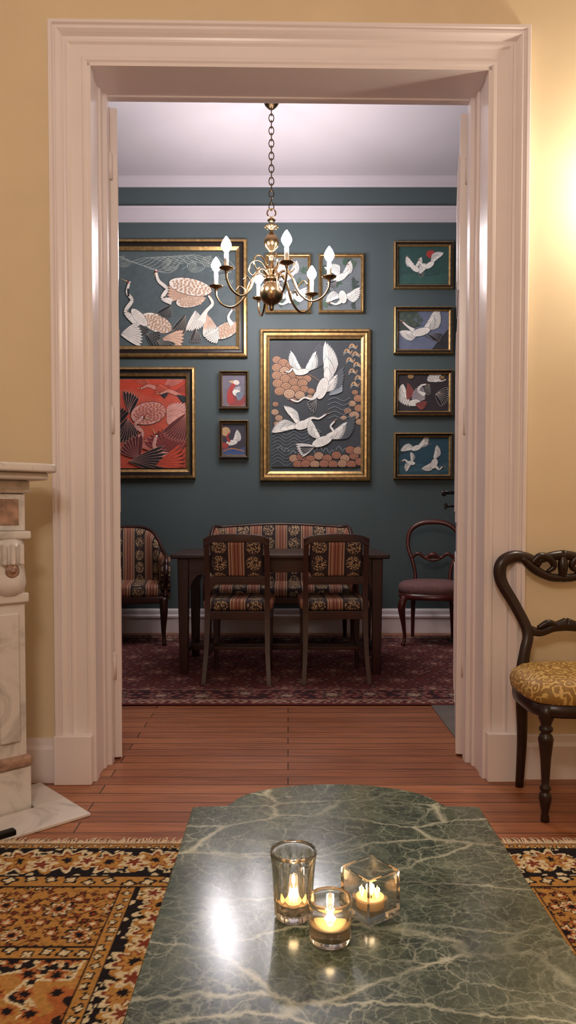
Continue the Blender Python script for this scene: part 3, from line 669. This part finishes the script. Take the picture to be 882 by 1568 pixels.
def barrel_seat(name,loc,rz,W,D,hb,ha,cr,q0=.2,q1=.95):
    e=empty(name,loc,rz)
    path=[(-W,-D*.75),(-W,-D*.45),(-W,-D*.2)]
    for i in range(13):
        a=math.pi-(math.pi/2)*i/12; path.append((-W+cr+cr*math.cos(a),D-cr+cr*math.sin(a)))
    m=max(2,int((W-cr)*20))
    for i in range(1,m): path.append((-W+cr+2*(W-cr)*i/m,D))
    for i in range(13):
        a=math.pi/2-(math.pi/2)*i/12; path.append((W-cr+cr*math.cos(a),D-cr+cr*math.sin(a)))
    path+=[(W,-D*.2),(W,-D*.45),(W,-D*.75)]
    pts=[np.array(p) for p in path]; s=[0]
    for i in range(1,len(pts)): s.append(s[-1]+np.hypot(*(pts[i]-pts[i-1])))
    T=s[-1]; V=[];F=[];UV=[];top=[]
    N=len(pts)
    for i,p in enumerate(pts):
        y=p[1]; t=(y+D*.75)/(D*1.75)
        q=max(0,min(1,(t-q0)/(q1-q0))); q=q*q*(3-2*q)
        h=ha+(hb-ha)*q - .07*max(0,1-t/.25)**1.5
        if q>.98: h+=.012*math.cos((p[0]/W)*math.pi)
        a=pts[max(i-1,0)];b=pts[min(i+1,N-1)]; d=(b-a)/np.hypot(*(b-a)); n=np.array((d[1],-d[0]))
        lean=np.array((0,.05))*q
        u=s[i]-T/2
        prof=[(0,.36,0),(0,h-.02,1),(.02,h,1),(.05,h-.005,1),(.075,h-.05,.95),(.07,(h+.42)/2,.4),(.07,.42,0),(.05,.36,0)]
        for o,z,l in prof:
            xy=p+n*o+lean*l; V.append((xy[0],xy[1],z)); UV.append((u,z))
        xy=p+n*.03+lean; top.append((xy[0],xy[1],h+.004))
    k=8
    for i in range(N-1):
        for j in range(k): F.append((i*k+j,i*k+(j+1)%k,(i+1)*k+(j+1)%k,(i+1)*k+j))
    F+=[tuple(range(k))[::-1],tuple((N-1)*k+j for j in range(k))]
    mk('back_and_arms',V,F,M_stripe,e,smooth=True,uv=UV)
    tube('show_wood_rail',top,.016,M_wood,e,n=1,seg=8,smooth_path=False)
    za=top[0][2]
    for sx in (-1,1):
        tube('arm_support',[(sx*(W-.03),-D*.75-.01,za),(sx*(W-.03),-D*.8-.03,.56),(sx*(W-.035),-D*.78,.46),(sx*(W-.035),-D*.8,.38)],[.022,.02,.018,.024],M_wood,e,seg=8)
        tube('front_leg',[(sx*(W-.05),-D*.82,.37),(sx*(W-.045),-D*.86,.26),(sx*(W-.05),-D*.8,.1),(sx*(W-.045),-D*.84,0)],[.032,.028,.016,.018],M_wood,e,seg=8)
        tube('rear_leg',[(sx*(W-.08),D*.85,.37),(sx*(W-.075),D*.9,.2),(sx*(W-.07),D*1.0,0)],[.026,.022,.016],M_wood,e,seg=8)
    box('front_rail',-W+.02,W-.02,-D*.86,-D*.86+.03,.33,.385,M_wood,e,bevel=.008)
    for sx in (-1,1): box('side_rail',sx*(W-.03)-.012,sx*(W-.03)+.012,-D*.8,D*.85,.33,.38,M_wood,e,bevel=.004)
    box('seat_cushion',-W+.07,W-.07,-D*.88,D*.85,.375,.475,M_stripe,e,bevel=.035,seg=4)
    return e
barrel_seat('settee',(-.055,5.86,.008),0,.60,.27,.925,.60,.14)
barrel_seat('armchair',(-1.30,5.93,.008),math.radians(8),.35,.30,.90,.69,.30,.62,1.0)

def balloon_chair(loc,rz):
    e=empty('balloon_back_chair',loc,rz)
    hoop=[(-.15,.2,.44),(-.14,.21,.52),(-.165,.225,.64),(-.205,.245,.76),(-.19,.262,.88),(-.11,.27,.945),(0,.272,.96),(.11,.27,.945),(.19,.262,.88),(.205,.245,.76),(.165,.225,.64),(.14,.21,.52),(.15,.2,.44)]
    tube('back_hoop',hoop,[.018,.015,.015,.016,.018,.02,.022,.02,.018,.016,.015,.015,.018],M_wood2,e,flat=.8)
    tube('mid_scroll',[(-.175,.228,.66),(-.12,.228,.70),(-.06,.23,.665),(0,.232,.69),(.06,.23,.665),(.12,.228,.70),(.175,.228,.66)],[.012,.015,.013,.024,.013,.015,.012],M_wood2,e)
    tube('mid_lower',[(-.07,.228,.66),(0,.23,.645),(.07,.228,.66)],[.008,.014,.008],M_wood2,e)
    n=28
    def ring(V,sc,z):
        for i in range(n):
            a=2*math.pi*i/n; c,s_=math.cos(a),math.sin(a); x=.255*sc*math.copysign(abs(c)**.75,c)*(1-.12*max(0,s_)); y=.22*sc*math.copysign(abs(s_)**.75,s_)
            V.append((x,y,z))
    for nm,lv,mm in (('seat_cushion',[(.94,.40),(1.0,.41),(1.02,.44),(1.0,.465),(.9,.488),(.6,.5),(.2,.505)],M_mauve),('seat_rail',[(.9,.36),(.99,.36),(1.0,.375),(1.0,.405),(.9,.405)],M_wood2)):
        V=[];F=[]
        for sc,z in lv: ring(V,sc,z)
        for j in range(len(lv)-1):
            for i in range(n): F.append((j*n+i,j*n+(i+1)%n,(j+1)*n+(i+1)%n,(j+1)*n+i))
        F+=[tuple(range(n))[::-1],tuple((len(lv)-1)*n+i for i in range(n))]
        mk(nm,V,F,mm,e,smooth=True)
    for s in (-1,1):
        tube('cabriole_leg',[(s*.195,-.17,.38),(s*.215,-.195,.30),(s*.2,-.18,.16),(s*.192,-.175,.06),(s*.205,-.195,0)],[.03,.03,.017,.013,.018],M_wood2,e)
        tube('rear_leg',[(s*.15,.19,.44),(s*.155,.2,.3),(s*.16,.22,.15),(s*.165,.26,0)],[.02,.02,.016,.014],M_wood2,e)
    return e
balloon_chair((1.14,5.86,.008),math.radians(-14))

def side_chair(loc,rz):
    e=empty('victorian_side_chair',loc,rz)
    for s in (-1,1):
        tube('back_stile',[(s*.175,.17,0),(s*.172,.155,.2),(s*.178,.15,.42),(s*.165,.155,.52),(s*.15,.17,.595),(s*.19,.19,.69),(s*.24,.21,.785),(s*.238,.215,.85),(s*.19,.22,.878),(s*.13,.22,.871),(s*.085,.22,.848)],
             [.016,.02,.024,.022,.022,.022,.024,.026,.024,.02,.014],M_black,e,flat=.85)
        tube('crest_loop',[(s*.16,.215,.875),(s*.11,.215,.83),(s*.05,.215,.80),(0,.215,.795)],[.014,.018,.016,.016],M_black,e)
        tube('crest_curl',[(s*.12,.213,.855),(s*.09,.213,.88),(s*.05,.213,.87),(s*.035,.213,.84),(s*.06,.213,.82)],[.01,.014,.015,.012,.008],M_black,e)
        tube('crest_top',[(s*.1,.218,.86),(s*.05,.218,.878),(0,.218,.885)],[.013,.017,.019],M_black,e)
        tube('mid_rail',[(s*.155,.172,.605),(s*.1,.174,.592),(s*.05,.175,.61),(0,.176,.622)],[.02,.016,.018,.026],M_black,e,flat=.7)
        tube('mid_rail_scroll',[(s*.11,.172,.61),(s*.07,.17,.63),(s*.03,.17,.615)],[.008,.012,.008],M_black,e)
        leg=[(.010,0),(.015,.004),(.014,.02),(.011,.03),(.013,.035),(.018,.06),(.022,.085),(.018,.10),(.012,.105),(.019,.112),(.019,.12),(.013,.127),(.014,.15),(.018,.22),(.024,.27),(.026,.285),(.02,.3),(.014,.305),(.023,.313),(.023,.323),(.016,.33),(.022,.345),(.026,.355),(.024,.37),(.026,.40)]
        lathe('front_leg',leg,M_black,e,20,loc=(s*.20,-.15,0))
    tube('crest_drop',[(0,.214,.885),(0,.212,.845),(0,.213,.80)],[.012,.02,.014],M_black,e)
    def ring(V,sc,z,n=32):
        for i in range(n):
            a=2*math.pi*i/n; c,s_=math.cos(a),math.sin(a); x=.246*sc*math.copysign(abs(c)**.5,c)*(1-.16*(s_+1)/2+.06); y=-.0+.195*sc*math.copysign(abs(s_)**.5,s_)
            V.append((x,y,z))
    for nm,lv,mm in (('seat_rail',[(.9,.362),(.985,.362),(1,.375),(1,.405),(.95,.408)],M_black),('seat_cushion',[(.97,.404),(1.02,.41),(1.04,.435),(1.0,.462),(.88,.482),(.6,.492),(.2,.495)],M_damask)):
        V=[];F=[];n=32
        for sc,z in lv: ring(V,sc,z)
        for j in range(len(lv)-1):
            for i in range(n): F.append((j*n+i,j*n+(i+1)%n,(j+1)*n+(i+1)%n,(j+1)*n+i))
        F+=[tuple(range(n))[::-1],tuple((len(lv)-1)*n+i for i in range(n))]
        mk(nm,V,F,mm,e,smooth=True)
    return e
side_chair((1.066,2.625,0),math.radians(2))

# ---------------------------------------------------------------- chandelier
e=empty('chandelier',(-.115,5.2,0))
lathe('ceiling_canopy',[(.0,3.83),(.02,3.835),(.045,3.86),(.06,3.89),(.062,CZ)],M_bronze,e,20)
z=3.815;i=0
while z>3.14:
    torus('chain_link',.017,.0035,M_bronze,e,(0,0,z),(math.pi/2,0,0 if i%2 else math.pi/2),sy=1.6,seg=12,rs=5); z-=.043; i+=1
torus('top_ring',.03,.005,M_brass,e,(0,0,3.125),(math.pi/2,0,0))
col=[(.004,3.10),(.012,3.09),(.03,3.075),(.016,3.06),(.012,3.05),(.04,3.035),(.042,3.025),(.014,3.015),(.014,2.99),(.03,2.975),(.05,2.945),(.054,2.92),(.045,2.89),(.02,2.865),(.016,2.84),(.026,2.83),(.016,2.82),(.018,2.76),(.036,2.745),(.04,2.72),(.024,2.70),(.03,2.685),(.055,2.68),(.055,2.655),(.03,2.65),(.06,2.63),(.078,2.60),(.082,2.57),(.075,2.535),(.05,2.505),(.02,2.495),(.014,2.48),(.018,2.47),(.01,2.455),(.0,2.45)]
lathe('column',col[::-1],M_brass,e,28)
for i in range(8):
    a=i*math.pi/4; lathe('star_point',[(0,0),(.008,.01),(0,.02)],M_brass,e,6,loc=(.045*math.cos(a),.045*math.sin(a),3.02))
R=.41
for i,d in enumerate((-75,-135,-15,45,105,165)):
    a=math.radians(d); c,s=math.cos(a),math.sin(a)
    P=lambda r,z:(r*c,r*s,z)
    tube('arm',[P(.04,2.69),P(.09,2.72),P(.15,2.67),P(.2,2.56),P(.28,2.50),P(.36,2.52),P(.405,2.58),P(R,2.635)],[.009,.008,.008,.008,.008,.008,.008,.009],M_brass,e,seg=8)
    tube('upper_scroll',[P(.035,2.74),P(.08,2.80),P(.14,2.80),P(.165,2.75),P(.14,2.71),P(.11,2.73)],[.006,.006,.006,.006,.005,.006],M_brass,e,seg=7)
    tube('lower_scroll',[P(.22,2.54),P(.19,2.60),P(.23,2.64),P(.26,2.61)],[.006,.005,.005,.006],M_brass,e,seg=7)
    lathe('drip_pan',[(.006,-.03),(.012,-.02),(.01,-.01),(.03,-.002),(.048,.006),(.05,.01),(.03,.006),(.018,.006),(.018,.02),(.013,.022)],M_brass,e,20,loc=P(R,2.645))
    lathe('candle_sleeve',[(.015,0),(.015,.085),(.011,.09)],M_sleeve,e,14,loc=P(R,2.665))
    lathe('bulb',[(.009,0),(.02,.01),(.034,.034),(.034,.052),(.022,.078),(.004,.104)],M_bulb,e,16,loc=P(R,2.755))
    L=bpy.data.lights.new('chandelier_bulb_light','POINT'); L.energy=32; L.color=(1,.94,.92); L.shadow_soft_size=.045
    lo=bpy.data.objects.new('bulb_light',L); COL.objects.link(lo); lo.parent=e; lo.location=P(R,2.797)

# ---------------------------------------------------------------- corner fireplace
ang=math.radians(43)
e=empty('marble_fireplace',(-.93,2.59,0),ang)
def shelf(name,x0,x1,y0,y1,z0,z1,m,r=.05,bv=.008):
    pts=[]
    for (cx,cy,a0) in ((x1-r,y0+r,-90),(x1-r,y1-r,0),(x0+r,y1-r,90),(x0+r,y0+r,180)):
        for k in range(7):
            a=math.radians(a0+15*k); pts.append((cx+r*math.cos(a),cy+r*math.sin(a)))
    n=len(pts); V=[(*p,z0) for p in pts]+[(*p,z1) for p in pts]
    F=[(i,(i+1)%n,n+(i+1)%n,n+i) for i in range(n)]+[tuple(range(n))[::-1],tuple(n+i for i in range(n))]
    return mk(name,V,F,m,e,bevel=bv,seg=3)
shelf('mantel_shelf',-1.5,.085,-.135,.10,1.185,1.215,M_wm,.06)
shelf('mantel_moulding',-1.47,.06,-.105,.09,1.16,1.185,M_wm,.04)
box('cornice',-1.43,.015,-.03,.12,1.115,1.16,M_wm,e,bevel=.008)
box('frieze',-1.42,.0,.0,.12,.98,1.115,M_wm,e)
box('frieze_panel_centre',-1.18,-.22,-.008,0,1.0,1.1,M_bm,e,bevel=.003)
for x in (-.065,-1.305):
    box('frieze_block',x-.065,x+.065,-.02,.0,.985,1.112,M_wm,e,bevel=.004)
    box('frieze_block_inlay',x-.04,x+.04,-.024,-.02,1.005,1.095,M_bm,e,bevel=.002)
    box('block_cap',x-.075,x+.075,-.05,.02,.955,.985,M_wm,e,bevel=.008)
    tube('corbel',[(x,-.02,.955),(x,-.04,.91),(x,-.03,.86),(x,-.032,.80),(x,-.012,.77)],[.055,.05,.055,.06,.05],M_wm,e,flat=.5)
    ro=lathe('rosette',[(.0,0),(.022,.0),(.025,.005),(.018,.01),(.008,.008),(.009,.014),(0,.016)],M_bm,e,16); ro.location=(x,-.055,.85); ro.rotation_euler=(math.pi/2,0,0)
    for dx in (-.03,0,.03): box('corbel_leaf',x+dx-.008,x+dx+.008,-.075,-.045,.87,.94,M_wm,e,bevel=.005)
    box('capital',x-.07,x+.07,-.035,.02,.735,.77,M_wm,e,bevel=.006)
    box('pilaster',x-.06,x+.06,-.02,.12,.16,.955,M_wm,e,bevel=.003)
    box('pilaster_panel',x-.035,x+.035,-.03,-.02,.25,.70,M_wm,e,bevel=.006)
    box('pilaster_base',x-.07,x+.07,-.035,.12,.0,.16,M_wm,e,bevel=.006)
    box('base_moulding',x-.075,x+.075,-.045,.1,.16,.2,M_bm,e,bevel=.012)
box('end_panel',-.02,.0,.0,.16,0,1.16,M_wm,e)
box('firebox_back',-1.25,-.17,.06,.14,0,.98,M_iron,e)
box('inner_slip_right',-.24,-.12,.0,.1,0,.98,M_wm,e); box('inner_slip_top',-1.2,-.2,.0,.1,.86,.98,M_wm,e)
box('hearth_slab',-1.5,.13,-.225,-.045,.0,.012,M_wm,e,bevel=.003)
box('hearth_slab_side',.012,.13,-.045,.17,.0,.012,M_wm,e,bevel=.003)
box('iron_fender',-1.1,-.13,-.225,-.195,.012,.03,M_iron,e,bevel=.004)

# ---------------------------------------------------------------- coffee table
e=empty('coffee_table',(.0975,.895,0))
pts=[(-.2925,-.62),(.2925,-.62),(.2925,.585),(.285,.590),(.225,.594)]
for i in range(1,24):
    a=math.pi*i/24; pts.append((.215*math.cos(a),.597+.118*math.sin(a)))
pts+=[(-.225,.594),(-.285,.590),(-.2925,.585)]
n=len(pts); V=[(*p,.425) for p in pts]+[(*p,.45) for p in pts]
F=[(i,(i+1)%n,n+(i+1)%n,n+i) for i in range(n)]+[tuple(range(n))[::-1],tuple(n+i for i in range(n))]
mk('marble_top',V,F,M_green,e,bevel=.003)
box('apron',-.25,.25,-.55,.52,.36,.425,M_black,e,bevel=.005)
for sx in (-1,1):
    for sy in (-1,1):
        tube('leg',[(sx*.22,sy*.5,.38),(sx*.235,sy*.53,.28),(sx*.21,sy*.49,.12),(sx*.212,sy*.492,.06),(sx*.212,sy*.492,.0125)],[.035,.032,.02,.02,.024],M_black,e)

# ---------------------------------------------------------------- candle glasses
TZ=.4505
def flame(e,x,y,z,k=1,en=1.2):
    tube('wick',[(x,y,z-.006),(x,y,z+.003)],.0008,M_iron,e,n=2,seg=5)
    lathe('flame',[(.0005,0),(.0028,.003),(.0038,.007),(.0026,.013),(.0005,.02)],M_flame,e,10,loc=(x,y,z))
    L=bpy.data.lights.new('candle_light','POINT'); L.energy=en*k; L.color=(1,.74,.46); L.shadow_soft_size=.005
    o=bpy.data.objects.new('flame_light',L); COL.objects.link(o); o.parent=e; o.location=(x,y,z+.012)
e=empty('ribbed_candle_glass',(.008,1.075,TZ))
outer=[(.0,0),(.024,0),(.0265,.003),(.027,.01),(.0285,.04),(.031,.078),(.0335,.088),(.0345,.095),(.034,.1)]
inner=[(.032,.1),(.0315,.094),(.0285,.078),(.0265,.04),(.0245,.012),(.0,.01)]
fl=lambda j,a:(.0011*math.cos(12*a) if 2<=j<=5 else 0)
lathe('glass',outer+inner,M_glass,e,72,flute=fl)
lathe('tealight',[(.0,.0112),(.0195,.0112),(.0198,.024),(.018,.025),(.017,.022),(.0,.0215)],M_waxlit,e,24)
flame(e,0,0,.026,1,.45)
e=empty('small_candle_jar',(.059,1.015,TZ))
lathe('glass',[(.0,0),(.026,0),(.029,.003),(.0295,.008),(.0295,.05),(.031,.053),(.031,.06),(.029,.061),(.0275,.058),(.027,.05),(.0265,.009),(0,.006)],M_glass,e,48)
lathe('wax',[(0,.0068),(.0258,.0098),(.026,.024),(.024,.025),(0,.024)],M_waxlit,e,32)
flame(e,0,0,.027,1,.45)
e=empty('square_candle_glass',(.123,1.085,TZ),math.radians(35))
h=.031;t=.0045
V=[];F=[]
for (hh,z) in ((h-.002,0),(h,.003),(h,.066),(h-.001,.068),(h-t+.001,.068),(h-t,.066),(h-t,.012)):
    V+=[(-hh,-hh,z),(hh,-hh,z),(hh,hh,z),(-hh,hh,z)]
for j in range(6):
    for k in range(4): F.append((j*4+k,j*4+(k+1)%4,j*4+4+(k+1)%4,j*4+4+k))
F+=[(3,2,1,0),(24,25,26,27)]
mk('glass',V,F,M_glass,e)
lathe('tealight',[(.0,.0128),(.0195,.0128),(.0198,.026),(.018,.027),(.017,.024),(.0,.0235)],M_waxlit,e,24)
flame(e,0,0,.028,1,.45)

# ---------------------------------------------------------------- lamps
M_shade=emis('lamp_shade',(255,228,190),6)
e=empty('wall_sconce',(1.36,2.77,2.30))
lathe('glass_shade',[(.03,-.07),(.05,-.06),(.065,0),(.06,.06),(.04,.09),(.03,.09)],M_shade,e,24)
box('back_plate',-.04,.04,.09,.125,-.12,-.02,M_brass,e,bevel=.005)
tube('bracket',[(0,.1,-.08),(0,.04,-.1),(0,0,-.07)],.007,M_brass,e)
L=bpy.data.lights.new('sconce','POINT'); L.energy=62; L.color=(1,.88,.70); L.shadow_soft_size=.1
o=bpy.data.objects.new('sconce_light',L); COL.objects.link(o); o.parent=e
e=empty('pendant_lamp',(-.35,-.6,2.75))
lathe('shade',[(.1,-.1),(.2,-.08),(.24,0),(.2,.1),(.06,.14)],M_shade,e,32)
tube('cord',[(0,0,.14),(0,0,CZ-2.75)],.004,M_iron,e,n=2)
L=bpy.data.lights.new('pendant','POINT'); L.energy=200; L.color=(1,.90,.80); L.shadow_soft_size=.26
o=bpy.data.objects.new('pendant_light',L); COL.objects.link(o); o.parent=e
w=bpy.data.worlds.new('World'); S.world=w; w.use_nodes=True; w.node_tree.nodes['Background'].inputs[0].default_value=(.5,.4,.35,1); w.node_tree.nodes['Background'].inputs[1].default_value=.05

# ---------------------------------------------------------------- camera
cam=bpy.data.cameras.new('camera'); co=bpy.data.objects.new('camera',cam); COL.objects.link(co)
co.location=(0,0,1.05); co.rotation_euler=(math.radians(88),0,0); cam.sensor_width=36; cam.sensor_fit='AUTO'; cam.lens=25.94; cam.shift_y=.0252; cam.clip_start=.02
S.camera=co
S.view_settings.view_transform='Standard'
S.view_settings.look='None'
